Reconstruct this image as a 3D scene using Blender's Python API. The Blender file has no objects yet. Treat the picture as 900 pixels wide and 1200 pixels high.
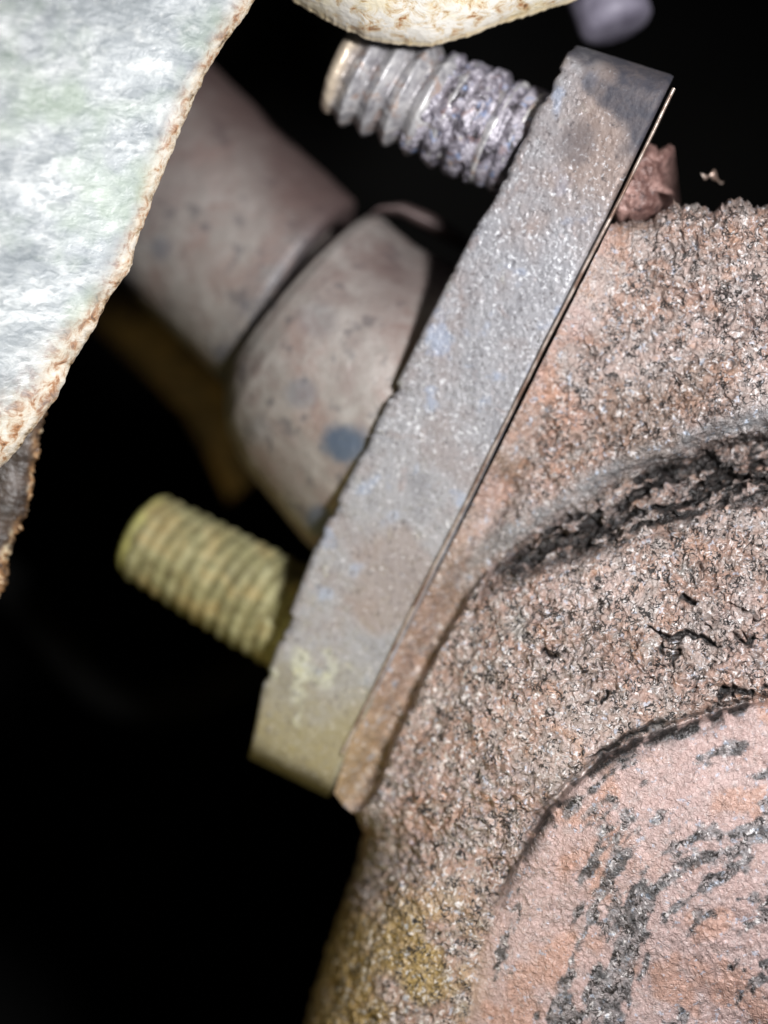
import bpy, math
import numpy as np

# ---------------------------------------------------------------- camera, world, lamps, exposure
sc = bpy.context.scene
MM = 0.001
D0 = 250.0                      # camera to focus plane, mm
K = 12.0                        # photo pixels per mm on the focus plane
cam_d = bpy.data.cameras.new('camera')
cam = bpy.data.objects.new('camera', cam_d)
sc.collection.objects.link(cam)
cam.location = (0, -D0 * MM, 0)
cam.rotation_euler = (math.radians(90), 0, 0)
cam_d.sensor_fit = 'VERTICAL'
cam_d.sensor_height = 36
cam_d.sensor_width = 27
cam_d.lens = 36 * D0 / 100.0
cam_d.clip_start = 0.005
cam_d.clip_end = 20
cam_d.dof.use_dof = True
cam_d.dof.focus_distance = (D0 - 3.0) * MM
cam_d.dof.aperture_fstop = 8.0
sc.camera = cam

w = bpy.data.worlds.new('World')
sc.world = w
w.use_nodes = True
w.node_tree.nodes['Background'].inputs[0].default_value = (0.8, 0.9, 1.0, 1)
w.node_tree.nodes['Background'].inputs[1].default_value = 0.012

from mathutils import Vector


def lamp(name, loc, aim, power, col, size, spot=None, blend=0.6):
    l = bpy.data.lights.new(name, 'SPOT')
    l.energy = power
    l.color = col
    l.shadow_soft_size = size * MM
    l.spot_size = math.radians(spot)
    l.spot_blend = blend
    o = bpy.data.objects.new(name, l)
    sc.collection.objects.link(o)
    o.location = Vector(loc) * MM
    o.rotation_euler = (Vector(aim) * MM - o.location).to_track_quat('-Z', 'Y').to_euler()
    return o


lamp('torch_lamp', (66, -200, 34), (18, 0, 0), 4.2, (1.0, 0.985, 0.985), 11, 54, 1.0)
lamp('amber_lamp', (-75, -120, -95), (-14, 12, -30), 0.36, (1.0, 0.84, 0.36), 6, 36, 1.0)

sc.view_settings.view_transform = 'Standard'
sc.view_settings.look = 'None'
sc.view_settings.exposure = 0.0
sc.view_settings.gamma = 1.0
sc.render.engine = 'CYCLES'


# ---------------------------------------------------------------- helpers
def P(px, py, d):
    """photo pixel + distance behind the focus plane (mm) -> world point in mm"""
    px, py, d = np.broadcast_arrays(np.asarray(px, float), np.asarray(py, float), np.asarray(d, float))
    f = (D0 + d) / D0 / K
    return np.stack([(px - 450) * f, d, (600 - py) * f], -1)


def _hash(ix, iy, iz, seed):
    h = (ix.astype(np.int64) * 374761393 + iy.astype(np.int64) * 668265263 + iz.astype(np.int64) * 2147483647 + seed * 974711) & 0xffffffff
    h = ((h ^ (h >> 13)) * 1274126177) & 0xffffffff
    h = ((h ^ (h >> 16)) * 2246822519) & 0xffffffff
    return ((h ^ (h >> 15)) & 0xffffff) / float(0xffffff) * 2 - 1


def vnoise(p, scale=1.0, seed=0):
    q = p * scale
    i = np.floor(q)
    f = q - i
    f = f * f * f * (f * (f * 6 - 15) + 10)
    i = i.astype(np.int64)
    r = 0
    for dx in (0, 1):
        wx = f[..., 0] if dx else 1 - f[..., 0]
        for dy in (0, 1):
            wy = f[..., 1] if dy else 1 - f[..., 1]
            for dz in (0, 1):
                wz = f[..., 2] if dz else 1 - f[..., 2]
                r = r + wx * wy * wz * _hash(i[..., 0] + dx, i[..., 1] + dy, i[..., 2] + dz, seed)
    return r


_R = np.array([[0.36, 0.48, -0.80], [-0.80, 0.60, 0.0], [0.48, 0.64, 0.60]])


def fbm(p, scale=1.0, octaves=3, seed=0, gain=0.5):
    a, s, r = 1.0, 0.0, 0.0
    q = p * scale
    for k in range(octaves):
        q = q @ _R.T
        r = r + a * vnoise(q, 1.0, seed + k * 17)
        s += a
        a *= gain
        q = q * 2.03
    return r / s


def sstep(x, a, b):
    t = np.clip((x - a) / (b - a), 0, 1)
    return t * t * (3 - 2 * t)


def poly_eval(pts, t, smooth=0):
    """point at arc fraction t along a pixel polyline"""
    pts = np.array(pts, float)
    l = np.r_[0, np.cumsum(np.linalg.norm(np.diff(pts, axis=0), axis=1))]
    l /= l[-1]
    n = 600
    tt = np.linspace(0, 1, n)
    x = np.interp(tt, l, pts[:, 0])
    y = np.interp(tt, l, pts[:, 1])
    if smooth:
        k = np.hanning(smooth * 2 + 3)
        k /= k.sum()
        m = len(k) // 2
        def sm(v):
            a = np.r_[2 * v[0] - v[m:0:-1], v, 2 * v[-1] - v[-2:-m - 2:-1]]
            return np.convolve(a, k, 'valid')
        x, y = sm(x), sm(y)
    return np.interp(t, tt, x), np.interp(t, tt, y)


def thing(name, label, cat, base, group=None):
    o = bpy.data.objects.new(name, None)
    sc.collection.objects.link(o)
    o.empty_display_size = 0.005
    o.location = Vector([float(c) for c in base]) * MM
    o['label'] = label
    o['category'] = cat
    if group:
        o['group'] = group
    return o


def raw_mesh(name, V, F, mat, parent=None, attrs=None, smooth=True):
    """V (n,3) world mm, F (m,4) or (m,3) -> one mesh object"""
    V = np.asarray(V, float).reshape(-1, 3)
    off = np.array(parent.location) / MM if parent else np.zeros(3)
    if parent and parent.parent:
        off = off + np.array(parent.parent.location) / MM
    me = bpy.data.meshes.new(name)
    n, m = len(V), len(F)
    F = np.asarray(F, np.int32)
    k = F.shape[1]
    me.vertices.add(n)
    me.vertices.foreach_set('co', ((V - off) * MM).astype(np.float32).ravel())
    me.loops.add(m * k)
    me.loops.foreach_set('vertex_index', F.ravel())
    me.polygons.add(m)
    me.polygons.foreach_set('loop_start', np.arange(0, m * k, k, dtype=np.int32))
    me.polygons.foreach_set('loop_total', np.full(m, k, np.int32))
    me.polygons.foreach_set('use_smooth', np.full(m, smooth, bool))
    me.update(calc_edges=True)
    for an, av in (attrs or {}).items():
        a = me.attributes.new(an, 'FLOAT', 'POINT')
        a.data.foreach_set('value', np.asarray(av, np.float32).ravel())
    me.materials.append(mat)
    o = bpy.data.objects.new(name, me)
    sc.collection.objects.link(o)
    if parent:
        o.parent = parent
    return o


def grid_faces(nu, nv, close_v=False):
    i = np.arange(nu - 1)[:, None]
    j = np.arange(nv if close_v else nv - 1)[None, :]
    j2 = (j + 1) % nv
    a = i * nv + j
    b = i * nv + j2
    c = (i + 1) * nv + j2
    d = (i + 1) * nv + j
    return np.stack([a, b, c, d], -1).reshape(-1, 4)


def grid_mesh(name, G, mat, parent=None, attrs=None, close_v=False, flip=False):
    nu, nv = G.shape[:2]
    F = grid_faces(nu, nv, close_v)
    if flip:
        F = F[:, ::-1]
    return raw_mesh(name, G.reshape(-1, 3), F, mat, parent, attrs)


# ---------------------------------------------------------------- materials
class Mat:
    def __init__(s, name):
        s.m = bpy.data.materials.new(name)
        s.m.use_nodes = True
        s.t = s.m.node_tree
        s.b = s.t.nodes['Principled BSDF']
        tc = s.t.nodes.new('ShaderNodeTexCoord')
        mp = s.t.nodes.new('ShaderNodeMapping')
        mp.inputs['Scale'].default_value = (1000, 1000, 1000)
        s.t.links.new(tc.outputs['Object'], mp.inputs[0])
        s.co = mp.outputs[0]

    def put(s, sock, v):
        if hasattr(v, 'is_output'):
            s.t.links.new(v, sock)
        elif isinstance(v, (tuple, list)):
            sock.default_value = tuple(v) + (1,) if len(v) == 3 and sock.type == 'RGBA' else tuple(v)
        else:
            sock.default_value = v

    def noise(s, scale, detail=4, rough=0.55, dist=0.0, stretch=None, rot=None):
        n = s.t.nodes.new('ShaderNodeTexNoise')
        n.inputs['Scale'].default_value = scale
        n.inputs['Detail'].default_value = detail
        n.inputs['Roughness'].default_value = rough
        n.inputs['Distortion'].default_value = dist
        co = s.co
        if stretch:
            mp = s.t.nodes.new('ShaderNodeMapping')
            mp.inputs['Scale'].default_value = stretch
            if rot:
                mp.inputs['Rotation'].default_value = rot
            s.t.links.new(co, mp.inputs[0])
            co = mp.outputs[0]
        s.t.links.new(co, n.inputs['Vector'])
        return n.outputs['Fac']

    def voro(s, scale, feature='F1', rnd=1.0):
        n = s.t.nodes.new('ShaderNodeTexVoronoi')
        n.feature = feature
        n.inputs['Scale'].default_value = scale
        n.inputs['Randomness'].default_value = rnd
        s.t.links.new(s.co, n.inputs['Vector'])
        return n.outputs['Distance']

    def ramp(s, fac, *stops):
        n = s.t.nodes.new('ShaderNodeValToRGB')
        e = n.color_ramp.elements
        while len(e) < len(stops):
            e.new(0.5)
        for el, (p, c) in zip(e, stops):
            el.position = p
            el.color = (c, c, c, 1) if not isinstance(c, tuple) else c + (1,)
        s.put(n.inputs[0], fac)
        return n.outputs[0]

    def mix(s, fac, a, b, mode='MIX'):
        n = s.t.nodes.new('ShaderNodeMix')
        n.data_type = 'RGBA'
        n.blend_type = mode
        s.put(n.inputs[0], fac)
        s.put(n.inputs[6], a)
        s.put(n.inputs[7], b)
        return n.outputs[2]

    def math(s, op, a, b=0.5):
        n = s.t.nodes.new('ShaderNodeMath')
        n.operation = op
        s.put(n.inputs[0], a)
        s.put(n.inputs[1], b)
        return n.outputs[0]

    def attr(s, name):
        n = s.t.nodes.new('ShaderNodeAttribute')
        n.attribute_name = name
        return n.outputs['Fac']

    def bump(s, *layers):
        prev = None
        for h, strength, dist in layers:
            n = s.t.nodes.new('ShaderNodeBump')
            n.inputs['Strength'].default_value = strength
            n.inputs['Distance'].default_value = dist * MM
            s.put(n.inputs['Height'], h)
            if prev:
                s.t.links.new(prev, n.inputs['Normal'])
            prev = n.outputs[0]
        s.t.links.new(prev, s.b.inputs['Normal'])

    def finish(s, col, rough=0.5, metal=0.0, spec=0.5):
        s.put(s.b.inputs['Base Color'], col)
        s.put(s.b.inputs['Roughness'], rough)
        s.put(s.b.inputs['Metallic'], metal)
        s.b.inputs['Specular IOR Level'].default_value = spec
        return s.m


def mat_cast():
    m = Mat('rough_cast_iron')
    big = m.noise(0.15, 4, 0.62, 0.4)
    mid = m.noise(0.8, 4, 0.65, 0.4)
    fine = m.noise(2.2, 3, 0.7, 0.8)
    c = m.ramp(big, (0.32, (0.25, 0.23, 0.215)), (0.44, (0.29, 0.185, 0.145)), (0.54, (0.28, 0.23, 0.21)), (0.62, (0.37, 0.28, 0.25)), (0.72, (0.37, 0.20, 0.115)))
    c = m.mix(m.ramp(mid, (0.50, 0.0), (0.68, 0.75)), c, (0.42, 0.38, 0.365))
    c = m.mix(m.ramp(m.noise(0.4, 4, 0.6, 0.5), (0.57, 0.0), (0.70, 0.6)), c, (0.36, 0.19, 0.11))
    c = m.mix(m.math('MULTIPLY', m.attr('pink'), m.ramp(mid, (0.3, 0.9), (0.75, 0.55))), c, (0.42, 0.30, 0.285))
    c = m.mix(m.math('MULTIPLY', m.attr('orange'), 0.65), c, (0.40, 0.20, 0.12))
    c = m.mix(m.math('MULTIPLY', m.attr('grey'), m.ramp(mid, (0.35, 0.9), (0.7, 0.5))), c, (0.15, 0.16, 0.17))
    c = m.mix(m.math('MULTIPLY', m.attr('umber'), m.ramp(mid, (0.35, 0.9), (0.65, 0.45))), c, (0.16, 0.105, 0.07))
    c = m.mix(m.math('MULTIPLY', m.attr('ochre'), m.ramp(mid, (0.35, 0.7), (0.6, 1.0))), c, (0.30, 0.21, 0.075))
    c = m.mix(m.math('MULTIPLY', m.ramp(fine, (0.36, 0.7), (0.46, 0.0)), m.attr('grain')), c, (0.06, 0.045, 0.042))
    c = m.mix(m.math('MULTIPLY', m.ramp(m.noise(1.7, 3, 0.6, 0.8), (0.57, 0.0), (0.64, 0.9)), m.attr('grain')), c, (0.60, 0.57, 0.565))
    c = m.mix(m.ramp(m.noise(1.4, 3, 0.6), (0.61, 0.0), (0.67, 0.55)), c, (0.38, 0.45, 0.56))
    # short black hairline cracks between the grains of scale
    for sc_, th_, ms in ((0.75, 0.034, 0.6), (1.15, 0.042, 0.8)):
        ln = m.ramp(m.math('ABSOLUTE', m.math('SUBTRACT', m.noise(sc_, 2, 0.55, 0.7), 0.5)), (th_ * 0.45, 1.0), (th_, 0.0))
        ln = m.math('MULTIPLY', ln, m.ramp(m.noise(ms, 2, 0.5), (0.50, 0.0), (0.56, 1.0)))
        c = m.mix(m.math('MULTIPLY', ln, m.attr('grain')), c, (0.018, 0.014, 0.013))
    c = m.mix(m.math('MULTIPLY', m.attr('dark'), m.ramp(fine, (0.48, 1.0), (0.68, 0.75))), c, (0.009, 0.008, 0.008))
    r = m.ramp(m.noise(1.3, 3, 0.6), (0.38, 0.60), (0.62, 0.31))
    wm = m.math('ABSOLUTE', m.math('SUBTRACT', m.noise(1.6, 3, 0.6, 0.6), 0.5))
    m.bump((m.noise(0.9, 3, 0.62, 0.6), 0.6, 0.35), (wm, 0.9, 0.55), (m.noise(3.4, 3, 0.65, 0.8), 0.7, 0.12))
    return m.finish(c, r, 0.08, 0.6)


def mat_flange():
    m = Mat('weathered_flange_steel')
    big = m.noise(0.13, 4, 0.6)
    mid = m.noise(0.6, 4, 0.65, 0.3)
    c = m.ramp(big, (0.32, (0.155, 0.155, 0.17)), (0.46, (0.225, 0.225, 0.24)), (0.60, (0.20, 0.18, 0.182)), (0.72, (0.25, 0.255, 0.275)))
    c = m.mix(m.ramp(mid, (0.55, 0.0), (0.72, 0.6)), c, (0.36, 0.36, 0.375))
    c = m.mix(m.ramp(m.noise(0.35, 4, 0.6, 0.5), (0.60, 0.0), (0.74, 0.4)), c, (0.24, 0.155, 0.125))
    c = m.mix(m.ramp(m.noise(0.28, 3, 0.5), (0.60, 0.0), (0.68, 0.45)), c, (0.24, 0.30, 0.42))
    c = m.mix(m.math('MULTIPLY', m.attr('brown'), 0.75), c, (0.19, 0.135, 0.11))
    c = m.mix(m.math('MULTIPLY', m.attr('yellow_end'), 0.8), c, (0.19, 0.165, 0.085))
    c = m.mix(m.math('MULTIPLY', m.attr('pale'), m.ramp(mid, (0.40, 0.1), (0.58, 0.9))), c, (0.36, 0.37, 0.31))
    c = m.mix(m.ramp(m.noise(1.7, 4, 0.7), (0.34, 0.75), (0.43, 0.0)), c, (0.05, 0.042, 0.045))
    c = m.mix(m.ramp(m.noise(2.2, 4, 0.7, 0.5), (0.60, 0.0), (0.68, 0.7)), c, (0.55, 0.55, 0.58))
    r = m.ramp(m.noise(1.2, 3, 0.6), (0.38, 0.62), (0.66, 0.33))
    m.bump((m.noise(1.5, 3, 0.6, 0.3), 0.45, 0.14), (m.noise(4.5, 3, 0.7, 0.8), 0.8, 0.06))
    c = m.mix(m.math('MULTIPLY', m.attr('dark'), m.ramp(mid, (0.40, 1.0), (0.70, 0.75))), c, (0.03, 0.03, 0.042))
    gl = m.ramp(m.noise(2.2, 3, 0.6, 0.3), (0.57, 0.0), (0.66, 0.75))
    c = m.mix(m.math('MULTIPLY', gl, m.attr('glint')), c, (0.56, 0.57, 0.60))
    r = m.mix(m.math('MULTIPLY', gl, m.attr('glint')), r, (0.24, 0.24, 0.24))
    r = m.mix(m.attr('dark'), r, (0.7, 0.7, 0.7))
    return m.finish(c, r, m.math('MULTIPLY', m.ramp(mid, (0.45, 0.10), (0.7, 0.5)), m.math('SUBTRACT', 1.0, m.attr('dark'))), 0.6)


def mat_pipe():
    m = Mat('rust_stained_pipe_steel')
    big = m.noise(0.09, 4, 0.6)
    mid = m.noise(0.35, 4, 0.6, 0.3)
    c = m.ramp(big, (0.32, (0.17, 0.135, 0.125)), (0.46, (0.225, 0.205, 0.19)), (0.58, (0.195, 0.145, 0.13)), (0.70, (0.25, 0.24, 0.225)))
    c = m.mix(m.ramp(mid, (0.50, 0.0), (0.66, 0.6)), c, (0.31, 0.295, 0.28))
    c = m.mix(m.math('MULTIPLY', m.ramp(m.noise(0.45, 3, 0.5, 0.3), (0.58, 0.0), (0.68, 0.75)), 0.9), c, (0.085, 0.08, 0.085))
    c = m.mix(m.attr('spot'), c, (0.055, 0.075, 0.11))
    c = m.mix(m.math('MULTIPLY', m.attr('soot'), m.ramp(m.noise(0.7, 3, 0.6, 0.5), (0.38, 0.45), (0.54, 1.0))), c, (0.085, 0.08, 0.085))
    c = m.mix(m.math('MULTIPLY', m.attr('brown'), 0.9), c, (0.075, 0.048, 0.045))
    m.bump((m.noise(0.8, 3, 0.6), 0.4, 0.2), (m.noise(2.4, 3, 0.6), 0.5, 0.1))
    return m.finish(c, m.ramp(mid, (0.35, 0.6), (0.7, 0.4)), 0.12, 0.5)


def mat_shield():
    m = Mat('pale_mottled_shield_metal')
    st = m.noise(0.16, 5, 0.62, 0.6, (1.0, 1.0, 2.2), (0, math.radians(-28), 0))
    mid = m.noise(0.55, 4, 0.65, 0.8, (1.0, 1.0, 2.4), (0, math.radians(-28), 0))
    c = m.ramp(st, (0.30, (0.24, 0.27, 0.285)), (0.44, (0.35, 0.385, 0.405)), (0.55, (0.45, 0.485, 0.495)), (0.66, (0.68, 0.71, 0.71)))
    c = m.mix(m.ramp(mid, (0.37, 0.6), (0.49, 0.0)), c, (0.17, 0.20, 0.22))
    c = m.mix(m.ramp(m.noise(0.12, 3, 0.5), (0.48, 0.0), (0.62, 0.6)), c, (0.36, 0.45, 0.34))
    c = m.mix(m.ramp(m.noise(0.8, 3, 0.6, 0.5), (0.58, 0.0), (0.72, 0.5)), c, (0.70, 0.72, 0.71))
    rust = m.ramp(m.noise(0.75, 5, 0.65, 0.6), (0.30, (0.10, 0.045, 0.025)), (0.42, (0.42, 0.20, 0.09)), (0.50, (0.66, 0.55, 0.42)), (0.62, (0.80, 0.75, 0.66)))
    c = m.mix(m.math('MULTIPLY', m.attr('edge'), m.ramp(m.noise(0.3, 4, 0.6), (0.30, 0.5), (0.50, 1.0))), c, rust)
    c = m.mix(m.math('MULTIPLY', m.attr('rim'), m.ramp(m.noise(0.5, 4, 0.65), (0.40, 0.15), (0.58, 1.0))), c, m.ramp(m.noise(1.1, 4, 0.7), (0.36, (0.05, 0.03, 0.02)), (0.46, (0.36, 0.25, 0.14)), (0.58, (0.66, 0.58, 0.46))))
    m.bump((mid, 0.3, 0.5), (m.noise(1.6, 4, 0.65, 0.5), 0.4, 0.16))
    return m.finish(c, m.ramp(mid, (0.3, 0.5), (0.7, 0.3)), 0.0, 0.6)


def mat_bracket():
    m = Mat('cream_rust_spotted_bracket')
    n = m.noise(0.55, 5, 0.7, 0.5)
    c = m.ramp(n, (0.30, (0.05, 0.028, 0.016)), (0.36, (0.40, 0.18, 0.07)), (0.43, (0.70, 0.58, 0.40)), (0.52, (0.86, 0.83, 0.76)))
    c = m.mix(m.ramp(m.noise(0.2, 3, 0.5), (0.50, 0.0), (0.64, 0.5)), c, (0.78, 0.66, 0.36))
    c = m.mix(m.math('MULTIPLY', m.attr('rim'), 0.7), c, (0.74, 0.60, 0.36))
    m.bump((n, 0.5, 0.3), (m.noise(2.0, 3, 0.6), 0.4, 0.12))
    return m.finish(c, 0.4, 0.0, 0.6)


def mat_simple(name, a, b, scale, rough, metal=0.0, lo=0.4, hi=0.62, bs=0.3, bd=0.1, dk=None, spec=0.5):
    m = Mat(name)
    n = m.noise(scale, 5, 0.62, 0.4)
    c = m.ramp(n, (lo, a), (hi, b))
    if dk:
        c = m.mix(m.ramp(m.noise(scale * 2.3, 4, 0.6, 0.5), (0.34, 0.85), (0.46, 0.0)), c, dk)
    m.bump((m.noise(scale * 4, 3, 0.6), bs, bd))
    return m.finish(c, rough, metal, spec)


def mat_stud_upper():
    m = Mat('corroded_stud_steel')
    n = m.noise(0.6, 4, 0.65, 0.4)
    c = m.ramp(n, (0.34, (0.20, 0.195, 0.21)), (0.48, (0.38, 0.375, 0.39)), (0.62, (0.58, 0.57, 0.57)))
    c = m.mix(m.ramp(m.noise(0.5, 3, 0.6), (0.56, 0.0), (0.66, 0.6)), c, (0.33, 0.19, 0.12))
    c = m.mix(m.attr('tip'), c, (0.62, 0.52, 0.40))
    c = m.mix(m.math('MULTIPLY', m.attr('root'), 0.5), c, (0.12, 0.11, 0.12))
    m.bump((m.noise(1.6, 4, 0.65), 0.45, 0.15))
    return m.finish(c, 0.38, 0.25, 0.6)


def mat_crust():
    m = Mat('violet_black_crust')
    n = m.noise(0.8, 4, 0.65, 0.5)
    c = m.ramp(n, (0.36, (0.03, 0.027, 0.032)), (0.50, (0.20, 0.185, 0.22)), (0.64, (0.42, 0.40, 0.45)))
    c = m.mix(m.ramp(m.noise(0.7, 3, 0.6, 0.4), (0.58, 0.0), (0.68, 0.7)), c, (0.16, 0.24, 0.42))
    c = m.mix(m.ramp(m.noise(0.6, 3, 0.6, 0.4), (0.60, 0.0), (0.70, 0.5)), c, (0.20, 0.10, 0.08))
    m.bump((m.noise(1.3, 4, 0.65, 0.6), 0.7, 0.25), (m.noise(3.5, 3, 0.6, 0.6), 0.5, 0.1))
    return m.finish(c, 0.3, 0.1, 0.7)


def mat_stud_lower():
    m = Mat('yellow_zinc_stud')
    n = m.noise(0.5, 4, 0.62, 0.4)
    c = m.ramp(n, (0.34, (0.13, 0.12, 0.06)), (0.50, (0.21, 0.20, 0.10)), (0.66, (0.31, 0.30, 0.18)))
    c = m.mix(m.ramp(m.noise(0.9, 4, 0.65), (0.36, 0.85), (0.48, 0.0)), c, (0.10, 0.085, 0.04))
    c = m.mix(m.ramp(m.noise(0.25, 3, 0.6), (0.50, 0.0), (0.62, 0.6)), c, (0.30, 0.22, 0.09))
    c = m.mix(m.attr('tip'), c, (0.34, 0.33, 0.11))
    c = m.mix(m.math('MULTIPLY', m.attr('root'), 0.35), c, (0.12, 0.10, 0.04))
    m.bump((m.noise(1.6, 4, 0.65), 0.4, 0.12))
    return m.finish(c, 0.68, 0.0, 0.35)


CAST = mat_cast()
FLANGE = mat_flange()
PIPE = mat_pipe()
SHIELD = mat_shield()
BRACKET = mat_bracket()
STUD_U = mat_stud_upper()
STUD_L = mat_stud_lower()
CRUST = mat_crust()
GASKET = mat_simple('gasket_steel', (0.20, 0.13, 0.10), (0.50, 0.43, 0.38), 0.5, 0.32, 0.5)
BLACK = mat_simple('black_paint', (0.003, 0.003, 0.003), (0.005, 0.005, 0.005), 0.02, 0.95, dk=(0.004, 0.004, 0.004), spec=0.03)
RUBBER = mat_simple('black_rubber', (0.002, 0.002, 0.002), (0.003, 0.003, 0.003), 0.3, 0.95, spec=0.03)
RUST = mat_simple('brown_rust', (0.06, 0.038, 0.018), (0.20, 0.125, 0.05), 0.2, 0.7, dk=(0.02, 0.012, 0.008))
VIOLET = mat_simple('violet_grey_steel', (0.10, 0.09, 0.125), (0.22, 0.205, 0.26), 0.2, 0.6, 0.1)
LUGM = mat_simple('red_brown_cast_lug', (0.10, 0.052, 0.045), (0.27, 0.165, 0.145), 0.5, 0.5, bs=0.7, bd=0.25, dk=(0.05, 0.03, 0.03))


# ---------------------------------------------------------------- engine bay behind everything
def backdrop():
    u = np.linspace(-260, 260, 60)
    v = np.linspace(-260, 260, 60)
    X, Z = np.meshgrid(u, v, indexing='ij')
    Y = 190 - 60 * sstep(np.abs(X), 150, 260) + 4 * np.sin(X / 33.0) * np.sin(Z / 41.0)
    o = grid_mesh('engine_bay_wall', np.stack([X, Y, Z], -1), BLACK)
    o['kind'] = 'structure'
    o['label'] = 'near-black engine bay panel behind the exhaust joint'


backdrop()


def dg(py):
    """depth of the joint face along its length: the lower end lies farther back"""
    return -3 + (np.asarray(py, float) - 100) / 835 * 14


# ---------------------------------------------------------------- cast manifold
def manifold():
    base = P(640, 900, 20)
    root = thing('exhaust_manifold', 'rough pitted rust-pink cast manifold with concentric rounded steps against the gasket', 'manifold', base)
    C = np.array([950.0, 1250.0])
    LX = np.array([(800, 60), (795, 100), (660, 370), (546, 600), (405, 876), (389, 930), (400, 944), (414, 956), (424, 974), (418, 1005), (398, 1060), (380, 1115), (366, 1160), (352, 1215), (335, 1290)], float)
    TX = np.array([(690, 275), (712, 262), (735, 258), (755, 260), (772, 250), (788, 236), (806, 242), (818, 238), (832, 250), (848, 238), (868, 230), (886, 242), (905, 238), (960, 228), (1100, 215)], float)
    ys = np.arange(215, 1285, 1.35)
    N = 560
    back = np.linspace(0, 1, 14)[1:]
    tt = np.r_[np.zeros(13), np.linspace(0, 1, N) ** 1.12]
    bk_l = np.r_[back[::-1], np.zeros(N)]
    yy = np.r_[np.full(13, ys[0]), ys]
    bk_t = np.r_[back[::-1], np.zeros(len(ys))]
    Y, T = np.meshgrid(yy, tt, indexing='ij')
    BL = np.broadcast_to(bk_l[None, :], Y.shape)
    BT0 = np.broadcast_to(bk_t[:, None], Y.shape)
    xl = np.interp(Y, LX[:, 1], LX[:, 0]) + 2.5
    X = xl + (1085 - xl) * T
    wob = fbm(np.stack([X * 0, Y, Y * 0], -1), 0.09, 3, 5) * 2.2 * sstep(Y, 960, 1020)
    X = X + wob * (1 - sstep(T, 0, 0.08))
    yt = np.interp(X, TX[:, 0], TX[:, 1], left=215) + fbm(np.stack([X, X * 0, X * 0], -1), 0.16, 3, 9) * 6
    yt = np.where(X < 690, 215, yt)
    e_t = Y - yt
    BT = np.maximum(BT0, np.clip(-e_t / 30.0, 0, 1) * (X >= 690))
    Yc = np.maximum(Y, np.where(X >= 690, yt, -1e9))
    e_t = np.maximum(e_t, 0)
    q3 = np.stack([X, Yc, 0 * X], -1) / K                       # mm on the focus plane, for noise
    warp = fbm(q3, 0.25, 3, 3) * 14
    dx, dy = C[0] - X, C[1] - Yc
    r = np.hypot(dx, dy)
    phi = np.degrees(np.arctan2(dy, dx))
    Rg = np.interp(phi, [0, 20, 32, 39.8, 47.5, 55.6, 67.4, 78, 86, 110, 130], [640, 640, 602, 625, 651, 690, 703, 725, 740, 748, 748])
    Rc = np.interp(phi, [-5, 7, 18, 30, 44, 55, 69.4, 83, 100], [400, 403, 411, 417, 431, 438, 430, 433, 437])
    rho = r - Rg + warp * 0.25
    rc = r - Rc + warp * 0.30
    dG = (X - (795 - (Yc - 100) * 0.5)) * 0.895
    D = dg(Yc)
    # upper mass
    U = D + 0.4 - 6.0 * sstep(dG, 20, 380) - 1.3 * np.exp(-((rho - 30) / 20) ** 2) * sstep(phi, 48, 60)
    U = U + 1.4 * np.exp(-((dG - 34) / 16) ** 2) * sstep(Yc, 420, 560)
    et = np.clip(e_t / 45.0, 0, 1)
    U = U + np.where(X > 690, 4 * (1 - np.sqrt(np.clip(1 - (1 - et) ** 2, 0, 1))), 0) * sstep(X, 690, 730)
    # ring and inner dome
    bx = np.array([-460, -430, -330, -265, -200, -130, -85, -50, -28, -6, 6])
    bd = np.array([-10.5, -10, -8.6, -7.2, -6.0, -4.0, -2.2, -0.2, 1.4, 2.6, 3.2])
    B = np.interp(rho, bx, bd) + (D - 4) * 0.75
    inner = sstep(-rc, -4, 6)
    IN = -6.4 - 1.3 * sstep(phi, 28, 88) + (D - 4) * 0.75 - 4.5 * (1 - (np.clip(r / Rc, 0, 1)) ** 2)
    B2 = B * (1 - inner) + IN * inner
    B2 = B2 + 1.5 * np.exp(-(rc / 5.0) ** 2) * sstep(phi, 30, 50) + 0.25 * np.exp(-(rc / 7.0) ** 2) - 0.9 * inner * sstep(phi, 25, 55)
    eL = X - xl
    roll = np.clip(eL / 120.0, 0, 1)
    B2 = B2 + 15 * (1 - np.sqrt(np.clip(1 - (1 - roll) ** 2, 0, 1))) * sstep(Yc, 930, 1010)
    isB = sstep(-rho, -3, 5)
    lowmask = sstep(Yc, 938, 968)
    isB = np.maximum(isB, lowmask)
    Z = U * (1 - isB) + B2 * isB
    # relief
    gw = np.interp(phi, [50, 60, 75, 90], [8, 17, 38, 46])
    groove = np.exp(-np.abs((rho + gw * 0.75) / gw) ** 3) * sstep(phi, 49, 66)
    strip = (1 - sstep(dG, 12, 60)) * (1 - isB)
    lipm = np.exp(-((rho - 22) / 15) ** 2) * sstep(phi, 49, 58) * (1 - isB)
    amp = 0.42 * (1 - 0.7 * strip) * (1 - 0.75 * lipm) * (1 - 0.72 * inner * 1.0)
    n1 = fbm(q3, 0.95, 3, 11)
    n2 = 0.9 - 3.2 * np.abs(fbm(q3, 1.35, 2, 23))
    worn = 0.45 + 0.95 * sstep(fbm(q3, 0.13, 2, 24), -0.25, 0.25)
    ring_n = fbm(np.stack([rho / K * 1.25, phi * 0.36, 0 * rho], -1), 1.0, 3, 41)
    Z = Z + amp * worn * (1.15 * n1 - 0.62 * n2) + 0.35 * fbm(q3, 0.22, 2, 31)
    Z = Z + groove * (2.0 * sstep(ring_n, -0.10, 0.2) + 1.0 * sstep(fbm(q3 * np.array([0.8, 1.3, 1]), 1.1, 3, 43), -0.05, 0.25))
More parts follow.
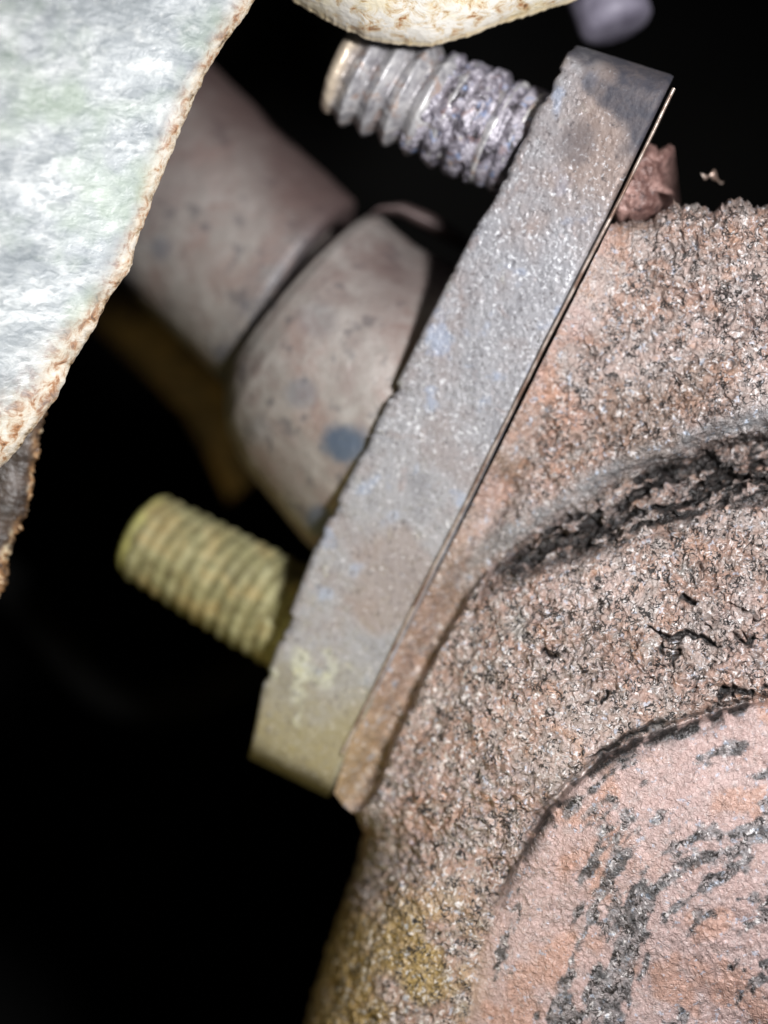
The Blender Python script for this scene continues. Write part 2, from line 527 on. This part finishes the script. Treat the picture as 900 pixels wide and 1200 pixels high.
    # black pits and cracks scattered on the ring
    pit_n = fbm(q3 * np.array([0.7, 1.0, 1.0]), 0.75, 3, 77)
    pitmask = np.exp(-((Yc - 760) / 70) ** 2) * sstep(X, 690, 780) * isB * (1 - inner)
    pit = sstep(np.abs(fbm(q3, 0.35, 2, 88)), 0.05, 0.0) * sstep(pit_n, 0.0, 0.25) * pitmask
    ck = np.exp(-((rc - 10 - 9 * fbm(q3, 0.3, 2, 90)) / 3.2) ** 2) * sstep(phi, 45, 62) * sstep(fbm(q3, 0.4, 2, 91), -0.25, 0.05)
    crack = np.zeros(X.shape)
    wig = 6 * fbm(q3, 0.8, 2, 95)
    for pl in ([(764, 738), (776, 744), (788, 750), (802, 741), (818, 746), (842, 757)], [(862, 748), (874, 756), (882, 752)], [(702, 822), (712, 816)], [(842, 818), (858, 806), (880, 812)], [(640, 760), (652, 772)], [(800, 700), (812, 708)]):
        for (x0, y0), (x1, y1) in zip(pl[:-1], pl[1:]):
            tq = np.clip(((X - x0) * (x1 - x0) + (Yc - y0) * (y1 - y0)) / ((x1 - x0) ** 2 + (y1 - y0) ** 2), 0, 1)
            dd = np.hypot(X - x0 - tq * (x1 - x0) + 5 * n1, Yc - y0 - tq * (y1 - y0) + wig)
            crack = np.maximum(crack, sstep(dd, 4.6, 1.6))
    pit = np.clip(pit + crack, 0, 1)
    Z = Z + 1.1 * np.clip(pit + ck, 0, 1)
    # stains, plus dark along groove, pits and cracks, and ochre at lower left
    g_n = fbm(q3, 0.30, 4, 51)
    streak = fbm(np.stack([rc / K * 0.60, phi * 0.07, 0 * rc], -1), 1.0, 4, 63)
    pink = np.clip(inner * 0.95 + strip * 0.45 * sstep(g_n, -0.3, 0.3) + 0.25 * sstep(g_n, 0.1, 0.4), 0, 1)
    band = np.exp(-((rc + 130 + 30 * g_n) / 48) ** 2)
    grey_in = inner * np.clip(sstep(1.15 * streak + band * 0.5 + 0.45 * n1 + 0.3 * g_n, 0.20, 0.52), 0, 1)
    grey = np.clip(grey_in + lipm * 1.2 * sstep(g_n, -0.45, -0.1) + (1 - inner) * isB * 0.5 * sstep(fbm(q3, 0.18, 3, 57), 0.15, 0.4) * sstep(Yc, 850, 1000), 0, 1)
    dark = np.clip(groove * (0.30 + 1.0 * sstep(0.7 * fbm(q3, 0.9, 3, 44) + 1.0 * ring_n, -0.22, 0.06)) * 1.2 + pit * 1.2 + ck * 1.2 + np.exp(-((rc + 7) / 11) ** 2) * sstep(phi, 15, 45) * sstep(n1 + 0.6 * g_n, -0.28, 0.02), 0, 1)
    dark = np.clip(dark + inner * grey_in * 0.7 * sstep(fbm(q3, 1.2, 2, 47), -0.05, 0.25), 0, 1)
    orange = np.clip(sstep(fbm(q3, 0.2, 3, 71), 0.22, 0.45) * (0.40 + 0.30 * inner) + np.exp(-(((X - 655) / 28) ** 2 + ((Yc - 480) / 60) ** 2)) * 0.9 * sstep(g_n, -0.3, 0.2) + strip * sstep(Yc, 620, 800) * 0.4, 0, 1)
    ochre = np.clip(sstep(Yc, 1010, 1100) * (1 - sstep(X, 500, 590)) * sstep(fbm(q3, 0.25, 3, 81), -0.45, 0.1) + strip * sstep(Yc, 780, 900) * 0.5, 0, 1)
    G = P(X, Yc, Z)
    G[..., 0] += amp * 0.8 * fbm(q3, 1.3, 2, 301) * (1 - np.exp(-eL / 10))
    G[..., 2] += amp * 0.9 * fbm(q3, 1.3, 2, 302)
    # closed flanks behind the visible outline
    bk = np.maximum(BL, BT)
    G[..., 1] += bk * 42
    G[..., 0] += BL * 7 + BT * 2
    G[..., 2] -= BT * 5
    # split into the parts one can tell apart
    nu, nv = X.shape
    F = grid_faces(nu, nv)
    fx = lambda A: A.reshape(-1)[F].mean(1)
    fi, fb = fx(inner), fx(isB)
    grain = np.clip((1 - 0.75 * inner) * (1 - 0.6 * strip) * (1 - 0.6 * lipm) + 0.9 * grey_in, 0, 1)
    umber = np.clip(strip * sstep(Yc, 380, 800) * 1.1 + sstep(fbm(q3, 0.16, 3, 59), 0.12, 0.4) * 0.6 * (1 - isB), 0, 1)
    attrs = dict(grain=grain, umber=umber, pink=pink, grey=grey, dark=dark, orange=orange, ochre=ochre)
    for nm, sel in (('outlet_neck', fb < 0.5), ('collector_ring', (fb >= 0.5) & (fi < 0.5)), ('collector_dome', (fb >= 0.5) & (fi >= 0.5))):
        Fs = F[sel]
        ids = np.unique(Fs)
        mp = np.zeros(nu * nv, np.int64)
        mp[ids] = np.arange(len(ids))
        raw_mesh(nm, G.reshape(-1, 3)[ids], mp[Fs], CAST, root, {k: v.reshape(-1)[ids] for k, v in attrs.items()})
    # broken red-brown lug at the upper end of the joint
    th = np.linspace(0, 2 * math.pi, 120, endpoint=False)
    rr = np.linspace(0, 1, 40)
    R_, T_ = np.meshgrid(rr, th, indexing='ij')
    ox = np.interp(T_ % (2 * math.pi), *zip(*[(0, 34), (0.6, 38), (1.2, 48), (1.8, 50), (2.4, 32), (3.14, 26), (3.8, 36), (4.4, 55), (5.0, 50), (5.7, 38), (6.29, 34)]))
    ox = ox + 22 * fbm(np.stack([np.cos(T_) * 3, np.sin(T_) * 3, 0 * T_], -1), 0.8, 4, 4)
    px = 756 + np.cos(T_) * ox * R_ * 0.95 + np.sin(T_) * 6 * R_
    py = 214 - np.sin(T_) * ox * R_
    q = np.stack([px, py, 0 * px], -1) / K
    dz = 3.0 + 2.5 * R_ ** 8 + 2.0 * (px - 740) / 50 + fbm(q, 0.45, 4, 6) * 1.8
    Gl = P(px, py, dz)
    bkr = Gl[-1:][:, :, :].repeat(6, 0) + np.linspace(2, 28, 6)[:, None, None] * np.array([0.12, 1, -0.1])
    grid_mesh('broken_lug', np.concatenate([Gl, bkr]), LUGM, root, close_v=True)
    # small pale flake clinging above the rough top edge
    t = np.linspace(0, 1, 26)
    a = np.linspace(0, 2 * math.pi, 10, endpoint=False)
    cx = 822 + 26 * t
    cy = 203 + 9 * t + 3.5 * np.sin(t * 9)
    wd = 0.35 * np.sin(math.pi * np.clip(t * 0.94 + 0.03, 0, 1)) * (1 + 0.6 * np.sin(t * 14))
    ctr = P(cx, cy, 6 + 2 * t)
    Gf = ctr[:, None, :] + wd[:, None, None] * (np.cos(a)[None, :, None] * np.array([0.2, 0, 1.0]) + np.sin(a)[None, :, None] * np.array([0, 0.8, 0]))
    grid_mesh('loose_flake', Gf, GASKET, root, close_v=True)
    return root


manifold()


# ---------------------------------------------------------------- gasket: a thin folded steel sheet
def gasket():
    s = np.linspace(0, 1, 500)
    gx, gy = poly_eval([(793, 106), (788, 116), (735, 225), (662, 366), (640, 408), (546, 598), (500, 688), (440, 812), (404, 884)], s, 6)
    base = P(404, 884, dg(884) + 2)
    root = thing('exhaust_gasket', 'thin bright steel gasket edge squeezed between flange and casting', 'gasket', base)
    nvec = np.array([-0.895, 0.0, 0.445])
    wv = np.array([0.03, 1.0, 0.02])
    for nm, off, th, proud in (('sheet', 0.31, 0.18, -0.70),):
        c = P(gx, gy, dg(gy) + 0.5)
        wob = 0.05 * fbm(np.stack([s * 60, 0 * s, 0 * s + off], -1), 0.25, 3, 8)
        ev = 0.08 * fbm(np.stack([s * 60, 0 * s + 4, 0 * s + off], -1), 0.4, 3, 18)
        a = np.linspace(-1, 1, 9)
        rows = []
        prof = [(1, 22), (1, 10)] + [(-math.sin(k * math.pi / 2), (1 - math.cos(k * math.pi / 2)) * 0.25) for k in np.linspace(-1, 1, 9)] + [(-1, 10), (-1, 22)]
        for (pn, pw) in prof:
            rows.append(c + ((off + wob) + pn * th)[:, None] * nvec + ((pw + proud) + ev)[:, None] * wv)
        grid_mesh(nm, np.stack(rows, 1), GASKET, root)


gasket()


# ---------------------------------------------------------------- pipe flange plate
def flange():
    base = P(345, 915, 14)
    root = thing('pipe_flange', 'thick weathered grey steel flange plate seen along its edge, studs through it', 'flange', base)
    n = 760
    s = np.linspace(0, 1, n)
    lx, ly = poly_eval([(668, 50), (640, 102), (608, 165), (580, 226), (575, 236), (556, 262), (510, 352), (470, 432), (430, 512), (395, 580), (366, 640), (335, 722), (304, 806), (300, 832), (289, 887)], s, 4)
    gx = 795 + (390 - 795) * s
    gy = 91 + (937 - 91) * s
    wv = np.array([0.25, 0.95, -0.13])
    end = 4 * np.exp(-s / 0.012) + 5 * np.exp(-(1 - s) / 0.007)
    Dl = dg(ly) + 3.4 + end
    Dr = dg(gy) + 0.3 + end
    L = P(lx, ly, Dl)
    Gp = P(gx, gy, Dr)
    Gp = Gp + np.array([-0.895, 0, 0.445]) * 0.60
    nv_front = 190
    v = np.linspace(0, 1, nv_front)
    front = L[:, None, :] * (1 - v)[None, :, None] + Gp[:, None, :] * v[None, :, None]
    b1, b2 = 0.075, 0.05
    bev = np.where(v < b1, 1 - np.sqrt(np.clip(1 - (1 - v / b1) ** 2, 0, 1)), 0) * 0.9 + np.where(v > 1 - b2, 1 - np.sqrt(np.clip(1 - (1 - (1 - v) / b2) ** 2, 0, 1)), 0) * 0.6
    q = front.copy()
    q[..., 1] *= 0.3
    rel = 0.02 * fbm(q, 0.9, 3, 12) + 0.06 * fbm(q, 0.2, 2, 13) + 0.035 * fbm(q, 2.6, 2, 14)
    rough_up = 0.6 + 0.7 * sstep(-s, -0.75, -0.3)[:, None]
    front = front + (bev[None, :, None] + (rel * rough_up)[..., None]) * wv
    # nicks along the edges
    nick = np.clip(fbm(np.stack([s * 75, 0 * s, 0 * s], -1), 0.5, 3, 19) - 0.15, 0, 1)
    front = front + (nick[:, None] * np.exp(-v / 0.05)[None, :])[..., None] * np.array([0.6, 0.9, -0.3]) * 2.0
    back_len = 34 * np.sqrt(np.clip(1 - (2 * s - 1) ** 4, 0.05, 1))
    kb = np.linspace(0, 1, 8)[1:]
    wl = front[:, :1, :] + (kb[::-1][None, :, None] * back_len[:, None, None]) * wv
    wr = front[:, -1:, :] + (kb[None, :, None] * back_len[:, None, None]) * np.array([0.02, 1.0, 0.03])
    ring = np.concatenate([wl, front, wr], 1)
    mid0 = ring[0].mean(0)
    mid1 = ring[-1].mean(0)
    def cap(rg, mid, ks):
        return np.stack([rg * (1 - k) + (rg * 0 + mid) * k for k in ks])
    uvec = (ring[0] - ring[6]).mean(0)
    capA = cap(ring[0], mid0, [1.0, 0.6, 0.25, 0.06])
    capB = cap(ring[-1], mid1, [0.06, 0.25, 0.6, 1.0])
    G = np.concatenate([capA, ring, capB])
    sf = np.r_[np.zeros(4), s, np.ones(4)][:, None] * np.ones(G.shape[1])[None, :]
    vf = np.r_[np.zeros(7), v, np.ones(7)][None, :] * np.ones(G.shape[0])[:, None]
    nn = fbm(G * np.array([1, 0.3, 1]), 0.22, 3, 15)
    def blob(s0, v0, rs, rv, k=0.35):
        return sstep(1 - ((sf - s0) / rs) ** 2 - ((vf - v0) / rv) ** 2 + nn * 2 * k, 0.2, 0.75)
    dark = np.clip(sstep(0.060 + 0.045 * vf - sf + nn * 0.07, 0.0, 0.04) + 0.55 * blob(0.115, 0.42, 0.05, 0.3), 0, 1)  # shade at the top end painted in, plus a dark blotch below
    brown = np.clip(sstep(0.26 - sf + nn * 0.12, 0, 0.12) * sstep(vf, 0.15, 0.5) + blob(0.72, 0.75, 0.08, 0.5) * 0.6, 0, 1)
    yellow_end = np.clip(sstep(sf + nn * 0.06, 0.82, 0.95), 0, 1)  # yellow tint that deepens towards the lower end
    pale = np.clip(sstep(fbm(G * np.array([1, 0.3, 1]), 0.45, 4, 16) + 1.0 * np.exp(-((sf - 0.865) / 0.035) ** 2 - ((vf - 0.33) / 0.3) ** 2), 0.50, 0.85), 0, 1)
    grid_mesh('plate', G, FLANGE, root, dict(dark=dark, brown=brown, yellow_end=yellow_end, pale=pale, glint=sstep(sf, 0.08, 0.2) * (1 - sstep(sf, 0.5, 0.7)) * (0.4 + 0.6 * sstep(nn, -0.3, 0.2))), close_v=True)
    return root


flange()


# ---------------------------------------------------------------- studs
def frame(a, b):
    ax = (b - a) / np.linalg.norm(b - a)
    e1 = np.cross(ax, [0, 1, 0])
    e1 /= np.linalg.norm(e1)
    e2 = np.cross(ax, e1)
    return ax, e1, e2


def stud_mesh(name, a, b, r0, r1, pitch, depth, mat, parent, chamfer, jit=0.06, seed=0, wear=0.3, dome=0.5):
    ax, e1, e2 = frame(a, b)
    ln = np.linalg.norm(b - a)
    z = np.linspace(0, ln, int(ln / 0.07))
    th = np.linspace(0, 2 * math.pi, 200, endpoint=False)
    Z, T = np.meshgrid(z, th, indexing='ij')
    p = (Z / pitch + T / (2 * math.pi)) % 1.0
    tri = 1 - np.abs(p * 2 - 1)
    prof = np.clip((tri - 0.10) / 0.80, 0, 1) ** 0.9
    env = sstep(Z, 0.3, chamfer * 1.1)
    pts = np.stack([np.cos(T) * 6, np.sin(T) * 6, Z], -1)
    nz = fbm(pts, 0.5, 3, seed)
    dep = depth * (1 - wear * np.clip(nz + 0.3, 0, 1))
    R = r0 + (r1 - r0) * Z / ln
    R = R - dep * (1 - prof) * (0.35 + 0.65 * env) + jit * fbm(pts, 1.1, 3, seed + 3) + 0.1 * nz
    R = R - 0.9 * np.clip(1 - Z / chamfer, 0, 1) ** 1.5
    G = a + Z[..., None] * ax + (R * np.cos(T))[..., None] * e1 + (R * np.sin(T))[..., None] * e2
    rings = []
    for k in np.linspace(0, 1, 12)[:-1]:
        rr = R[0] * k
        c = a - ax * dome * (1 - k ** 2.4)
        rings.append(c + (rr * np.cos(th))[:, None] * e1 + (rr * np.sin(th))[:, None] * e2)
    G = np.concatenate([np.stack(rings), G])
    nt = 11
    zz = np.r_[np.full(nt, -0.1), z][:, None] * np.ones(len(th))[None, :]
    tip = np.clip(1 - sstep(zz + np.r_[np.zeros((nt, len(th))), nz * 0.6], chamfer * 0.5, chamfer * 1.5), 0, 1)
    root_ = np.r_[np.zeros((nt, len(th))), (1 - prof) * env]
    grid_mesh(name, G, mat, parent, dict(tip=tip, root=root_), close_v=True)
    return ax, e1, e2, ln


def upper_stud():
    a = P(400, 76, 12.0)
    b = P(612, 168, 9.5)
    root = thing('threaded_stud', 'grey threaded stud with cream tip and blue-black crust near the flange, under bracket', 'stud', b)
    ax = (b - a) / np.linalg.norm(b - a)
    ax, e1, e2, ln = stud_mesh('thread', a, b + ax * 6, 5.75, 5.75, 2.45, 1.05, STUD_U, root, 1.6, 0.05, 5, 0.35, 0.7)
    # crust caked over the inner threads
    L0 = np.linalg.norm(b - a)
    z = np.linspace(L0 * 0.40, L0 * 0.86, 170)
    th = np.linspace(0, 2 * math.pi, 260, endpoint=False)
    Z, T = np.meshgrid(z, th, indexing='ij')
    pts = np.stack([np.cos(T) * 6, np.sin(T) * 6, Z], -1)
    f = (Z - z[0]) / (z[-1] - z[0])
    rag = fbm(pts * np.array([1, 1, 0.2]), 0.35, 3, 33)
    cover = sstep(f + rag * 0.5, 0.02, 0.45) * sstep(1 - f + rag * 0.1, 0.0, 0.12)
    p = (Z / 2.45 + T / (2 * math.pi)) % 1.0
    step = np.abs(p * 2 - 1)
    R = 4.5 + 1.15 * cover + 0.35 * f - 0.85 * sstep(step, 0.45, 1.0) * cover * (0.65 + 0.8 * rag) + 0.42 * fbm(pts, 0.9, 4, 35) * cover
    G = a + Z[..., None] * ax + (R * np.cos(T))[..., None] * e1 + (R * np.sin(T))[..., None] * e2
    grid_mesh('crust', G, CRUST, root, close_v=True)
    # smooth collar where the stud enters the plate
    z = np.linspace(L0 * 0.82, L0 * 1.06, 60)
    Z, T = np.meshgrid(z, th, indexing='ij')
    pts = np.stack([np.cos(T) * 6, np.sin(T) * 6, Z], -1)
    f = (Z - z[0]) / (z[-1] - z[0])
    R = 4.6 + 1.15 * sstep(f, 0.0, 0.22) - 0.35 * np.exp(-((f - 0.42) / 0.07) ** 2) + 0.10 * fbm(pts, 0.6, 3, 36)
    G = a + Z[..., None] * ax + (R * np.cos(T))[..., None] * e1 + (R * np.sin(T))[..., None] * e2
    grid_mesh('collar', G, CRUST, root, close_v=True)


def lower_stud():
    a = P(163, 624, 28.0)
    b = P(340, 724, 23.0)
    root = thing('threaded_stud', 'yellowish threaded stud with blunt tip jutting from flange over the black gap', 'stud', b)
    ax = (b - a) / np.linalg.norm(b - a)
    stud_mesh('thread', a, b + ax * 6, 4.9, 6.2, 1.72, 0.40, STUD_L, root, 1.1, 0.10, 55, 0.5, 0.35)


upper_stud()
lower_stud()


# ---------------------------------------------------------------- downpipe: flared stub welded to the flange, pipe socketed on it
def loft(name, stations, mat, parent, spots=(), soot=None, brown=None, seed=0, n=200, rel=0.10):
    """stations: (cx, cy, ax, ay, depth, radius_mm) in photo pixels + mm"""
    st = np.array(stations, float)
    t = np.linspace(0, len(st) - 1, n)
    k = np.arange(len(st))
    c = [np.interp(t, k, st[:, i]) for i in range(6)]
    # soften the interpolation
    ker = np.hanning(13); ker /= ker.sum()
    for i in range(6):
        e = np.r_[2 * c[i][0] - c[i][6:0:-1], c[i], 2 * c[i][-1] - c[i][-2:-8:-1]]
        c[i] = np.convolve(e, ker, 'valid')
    cx, cy, ax, ay, dd, rr = c
    ctr = P(cx, cy, dd)
    A = P(cx + ax, cy + ay, dd) - ctr
    tan = np.gradient(ctr, axis=0)
    Bv = np.zeros_like(A) + np.array([-0.06, -1.0, 0.05])
    Bv *= rr[:, None]
    th = np.linspace(0, 2 * math.pi, 300, endpoint=False)
    G = ctr[:, None, :] + np.cos(th)[None, :, None] * A[:, None, :] + np.sin(th)[None, :, None] * Bv[:, None, :]
    dirn = G - ctr[:, None, :]
    dirn /= np.linalg.norm(dirn, axis=-1)[..., None]
    G = G + dirn * (rel * fbm(G, 0.35, 3, seed) + rel * 0.4 * fbm(G, 1.2, 3, seed + 1))[..., None]
    f = (D0 + G[..., 1]) / D0 / K
    PX, PY = G[..., 0] / f + 450, 600 - G[..., 2] / f
    wn = fbm(G, 0.45, 3, seed + 2)
    sp = np.zeros(PX.shape)
    front = np.broadcast_to(np.sin(th)[None, :] > -0.1, PX.shape)
    for (x, y, r, kk) in spots:
        d = np.hypot(PX - x, PY - y) / r + wn * 0.45
        sp = np.maximum(sp, kk * sstep(1.25 - d, 0, 0.75) * front)
    T = np.broadcast_to((t / t[-1])[:, None], PX.shape)
    so = soot(T, PX, PY) if soot else 0 * T
    br = brown(T, PX, PY) if brown else 0 * T
    return grid_mesh(name, G, mat, parent, dict(spot=sp, soot=so, brown=br), close_v=True)


def downpipe():
    root = thing('exhaust_pipe', 'blurred rust-stained exhaust pipe with flared end welded to the flange', 'pipe', P(445, 475, 20))
    loft('flared_stub', [
        (318, 318, 48, -62, 31, 7.0),
        (344, 342, 52, -64, 30, 7.0),
        (351, 352, 86, -98, 25.5, 11.4),
        (356, 366, 92, -110, 25, 12.2),
        (364, 388, 97, -120, 24.5, 12.8),
        (388, 420, 100, -130, 24, 13.6),
        (444, 474, 82, -166, 23.5, 14.5),
        (520, 512, 84, -176, 22.5, 14.5)], PIPE, root,
        spots=[(405, 520, 25, 1.0), (374, 610, 17, 0.8), (352, 462, 20, 0.4), (372, 375, 22, 0.2), (300, 505, 18, 0.2)],
        brown=lambda T, X, Y: 0.75 * np.exp(-(((X - 470) / 70) ** 2 + ((Y - 330) / 60) ** 2)) + 0.35 * np.exp(-(((X - 310) / 50) ** 2 + ((Y - 570) / 50) ** 2)), seed=100)
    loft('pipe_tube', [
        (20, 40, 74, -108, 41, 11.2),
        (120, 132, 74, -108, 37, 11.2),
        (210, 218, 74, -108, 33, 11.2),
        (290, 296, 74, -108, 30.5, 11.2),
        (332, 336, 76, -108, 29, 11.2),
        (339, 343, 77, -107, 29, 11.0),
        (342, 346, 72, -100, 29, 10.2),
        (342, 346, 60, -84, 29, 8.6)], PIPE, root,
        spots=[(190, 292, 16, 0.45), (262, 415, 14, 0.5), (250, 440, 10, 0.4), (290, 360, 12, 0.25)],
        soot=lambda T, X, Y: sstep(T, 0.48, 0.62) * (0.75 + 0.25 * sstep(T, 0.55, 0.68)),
        brown=lambda T, X, Y: np.clip(1.1 * sstep((X - 200) * 0.70 - (Y - 215) * 0.70 + 26 * fbm(np.stack([X, Y, 0 * X], -1), 0.02, 3, 9), -10, 135) + 0.4 * np.exp(-(((X - 190) / 60) ** 2 + ((Y - 200) / 60) ** 2)), 0, 1), seed=140)  # brown stain plus painted-in shade, darkest on the tube's upper side
    # pale edge of the collar on the far side of the stub
    t = np.linspace(0, 1, 60)
    cx, cy = poly_eval([(428, 262), (445, 247), (470, 246), (505, 262), (545, 286), (590, 310)], t, 20)
    ctr = P(cx, cy, 27)
    a = np.linspace(0, 2 * math.pi, 24, endpoint=False)
    wd = 0.2 + 0.75 * np.sin(math.pi * np.clip(t, 0, 0.9))
    G = ctr[:, None, :] + (wd[:, None] * np.cos(a)[None, :])[..., None] * np.array([0.4, 0, 0.9]) + np.sin(a)[None, :, None] * np.array([0.2, 2.6, 0])
    grid_mesh('collar_edge', G, PIPE, root, dict(spot=np.zeros(G.shape[:2]), soot=np.ones(G.shape[:2]), brown=np.ones(G.shape[:2])), close_v=True)


downpipe()


# ---------------------------------------------------------------- heat shield, bent sheet metal
def sheet(name, edge, inward, depth_edge, depth_in, thick, mat, parent, jag, seed, width=190, relief=0.4, nu=620, nv=220, band=46, curl=1.5):
    t = np.linspace(0, 1, nu)
    ex, ey = poly_eval(edge, t, 5)
    v = np.linspace(0, 1, nv) ** 1.5
    iw = np.array(inward, float) / np.linalg.norm(inward)
    line = np.stack([t * 60, 0 * t, 0 * t], -1)
    jit = jag * fbm(line, 0.9, 4, seed) + jag * 1.3 * np.clip(fbm(line, 0.35, 3, seed + 1), 0, 1)
    wid = width * v[None, :]
    px = ex[:, None] + iw[0] * (wid + jit[:, None] * np.exp(-v / 0.03)[None, :])
    py = ey[:, None] + iw[1] * (wid + jit[:, None] * np.exp(-v / 0.03)[None, :])
    de = np.interp(t, [0, 1], depth_edge)[:, None]
    di = np.interp(t, [0, 1], depth_in)[:, None]
    d = de + (di - de) * v[None, :] + curl * np.exp(-wid / 16.0)
    q = np.stack([px, py, 0 * px], -1) / K
    d = d + relief * fbm(q, 0.14, 3, seed + 5) + relief * 0.35 * fbm(q, 0.6, 3, seed + 6) * (0.35 + np.exp(-wid / 40.0) * 0.7)
    F1 = P(px, py, d)
    rimk = np.linspace(0, 1, 7)[1:]
    rim = F1[:, :1, :] + rimk[::-1][None, :, None] * np.array([0, thick, 0]) + (np.sin(rimk[::-1] * math.pi) * 0.18)[None, :, None] * np.array([-iw[0], 0, iw[1]])
    rim = rim + (0.07 * fbm(rim, 1.2, 3, seed + 8))[..., None] * np.array([-iw[0], 0.4, iw[1]])
    bk = F1[:, ::-1, :][:, ::8, :] + np.array([0, thick, 0])
    G = np.concatenate([bk, rim, F1], 1)
    nb = bk.shape[1]
    eb = np.exp(-(np.broadcast_to(wid, px.shape) / (band * np.interp(t, [0, 0.3, 0.6, 0.8, 1], [0.30, 0.22, 0.40, 1.5, 1.9])[:, None] * (0.6 + 0.8 * np.clip(0.5 + fbm(line, 0.12, 2, seed + 9), 0, 1))[:, None])) ** 2)
    edge_a = np.concatenate([np.zeros((nu, nb)), np.ones((nu, 6)), eb], 1)
    rim_a = np.concatenate([np.zeros((nu, nb)), np.ones((nu, 6)), np.exp(-np.broadcast_to(wid, px.shape) / 3.0)], 1)
    return grid_mesh(name, G, mat, parent, dict(edge=edge_a, rim=rim_a))


def shields():
    root = thing('heat_shield', 'bright mottled grey-white bent heat shield with ragged rusty edge over the pipe', 'heat shield', P(40, 480, -4))
    sheet('panel', [(318, -40), (296, 0), (262, 48), (240, 82), (214, 142), (186, 208), (162, 272), (148, 318), (124, 352), (100, 398), (80, 430), (66, 462), (44, 490), (20, 524), (0, 546), (-40, 590)],
          (-0.95, -0.3), (-6, -4), (-22, -16), 1.1, SHIELD, root, 2.2, 200, width=420)
    sheet('folded_lip', [(52, 470), (44, 520), (37, 570), (26, 612), (14, 640), (6, 672), (2, 692), (-30, 735)],
          (-1, -0.15), (3, 5), (4, 6), 0.9, mat_lip(), root, 5.0, 230, width=130, nu=320, nv=110, band=20)
    r2 = thing('shield_bracket', 'cream rust-flecked curved metal tab hanging over the crusted stud', 'bracket', P(500, 0, -6))
    sheet('tab', [(322, -30), (345, 0), (380, 21), (428, 44), (470, 50), (502, 52), (540, 43), (572, 30), (622, 14), (662, 2), (705, -14), (760, -45)],
          (0.0, -1), (1, 1), (-9, -9), 1.2, BRACKET, r2, 2.0, 260, width=120, nu=520, nv=130, band=14, relief=0.5)


def mat_lip():
    m = Mat('dark_brown_lip_rust')
    n = m.noise(0.35, 5, 0.65, 0.5)
    c = m.ramp(n, (0.35, (0.018, 0.012, 0.009)), (0.60, (0.055, 0.036, 0.026)))
    ru = m.ramp(m.noise(0.9, 5, 0.7, 0.6), (0.38, (0.03, 0.016, 0.010)), (0.50, (0.30, 0.16, 0.07)), (0.64, (0.62, 0.52, 0.36)))
    c = m.mix(m.math('MULTIPLY', m.attr('edge'), m.ramp(m.noise(0.5, 4, 0.6), (0.42, 0.1), (0.55, 1.0))), c, ru)
    m.bump((m.noise(1.2, 4, 0.65, 0.5), 0.7, 0.3))
    return m.finish(c, 0.4, 0.0, 0.6)


shields()


# ---------------------------------------------------------------- small things behind
def lathe(name, a, b, prof, mat, parent=None, n=64, seed=None, jit=0.0, attrs=None):
    ax, e1, e2 = frame(a, b)
    ln = np.linalg.norm(b - a)
    th = np.linspace(0, 2 * math.pi, n, endpoint=False)
    rows = []
    for (z, r) in prof:
        rows.append(a + ax * z * ln + (r * np.cos(th))[:, None] * e1 + (r * np.sin(th))[:, None] * e2)
    G = np.stack(rows)
    return grid_mesh(name, G, mat, parent, attrs, close_v=True)


def bolt():
    a = P(722, 28, 20)
    b = P(650, -150, 24)
    root = thing('bolt', 'blurred violet-grey rounded bolt end above the top of the flange', 'bolt', b)
    lathe('shank', a, b, [(-0.045, 0.01), (-0.044, 2.6), (-0.03, 3.5), (0.0, 4.0), (0.05, 4.1), (1, 4.1)], VIOLET, root)
    ax, e1, e2 = frame(a, b)
    m = a + (b - a) * 0.62
    th = np.linspace(0, 2 * math.pi, 6, endpoint=False)
    rows = [m + ax * z + ((r * np.cos(th))[:, None] * e1 + (r * np.sin(th))[:, None] * e2) for z, r in ((0, 4.0), (0, 7.0), (5, 7.0), (5, 4.0))]
    o = grid_mesh('hex_head', np.stack(rows), VIOLET, root, close_v=True)
    o.data.polygons.foreach_set('use_smooth', np.zeros(len(o.data.polygons), bool))


def rusty_bar():
    t = np.linspace(0, 1, 80)
    cx, cy = poly_eval([(95, 300), (150, 355), (205, 420), (245, 470), (300, 560)], t, 30)
    ctr = P(cx, cy, 62)
    a = np.linspace(0, 2 * math.pi, 40, endpoint=False)
    wd = 4.2 + 0.6 * np.sin(t * 7)
    G = ctr[:, None, :] + wd[:, None, None] * (np.cos(a)[None, :, None] * np.array([0.75, 0, 0.66]) + np.sin(a)[None, :, None] * np.array([0, 0.5, 0]))
    G = G + (0.3 * fbm(G, 0.3, 3, 7))[..., None]
    o = grid_mesh('rusty_stay', G, RUST, None, close_v=True)
    o['label'] = 'dim blurred brown rusty stay in the darkness behind the pipe'
    o['category'] = 'stay'


def hose():
    t = np.linspace(0, 1, 160)
    cx, cy = poly_eval([(-80, 640), (20, 690), (70, 752), (120, 812), (190, 826), (260, 800), (340, 770), (520, 740)], t, 50)
    ctr = P(cx, cy, 70)
    tan = np.gradient(ctr, axis=0)
    tan /= np.linalg.norm(tan, axis=1)[:, None]
    e1 = np.cross(tan, [0, 1, 0])
    e1 /= np.linalg.norm(e1, axis=1)[:, None]
    e2 = np.cross(tan, e1)
    a = np.linspace(0, 2 * math.pi, 32, endpoint=False)
    r = 3.0 + 0.12 * np.sin(t * 260)
    G = ctr[:, None, :] + r[:, None, None] * (np.cos(a)[None, :, None] * e1[:, None, :] + np.sin(a)[None, :, None] * e2[:, None, :])
    o = grid_mesh('rubber_hose', G, RUBBER, None, close_v=True)
    o['label'] = 'black rubber hose curving through the darkness below the yellowish stud'
    o['category'] = 'hose'


bolt()
rusty_bar()
hose()
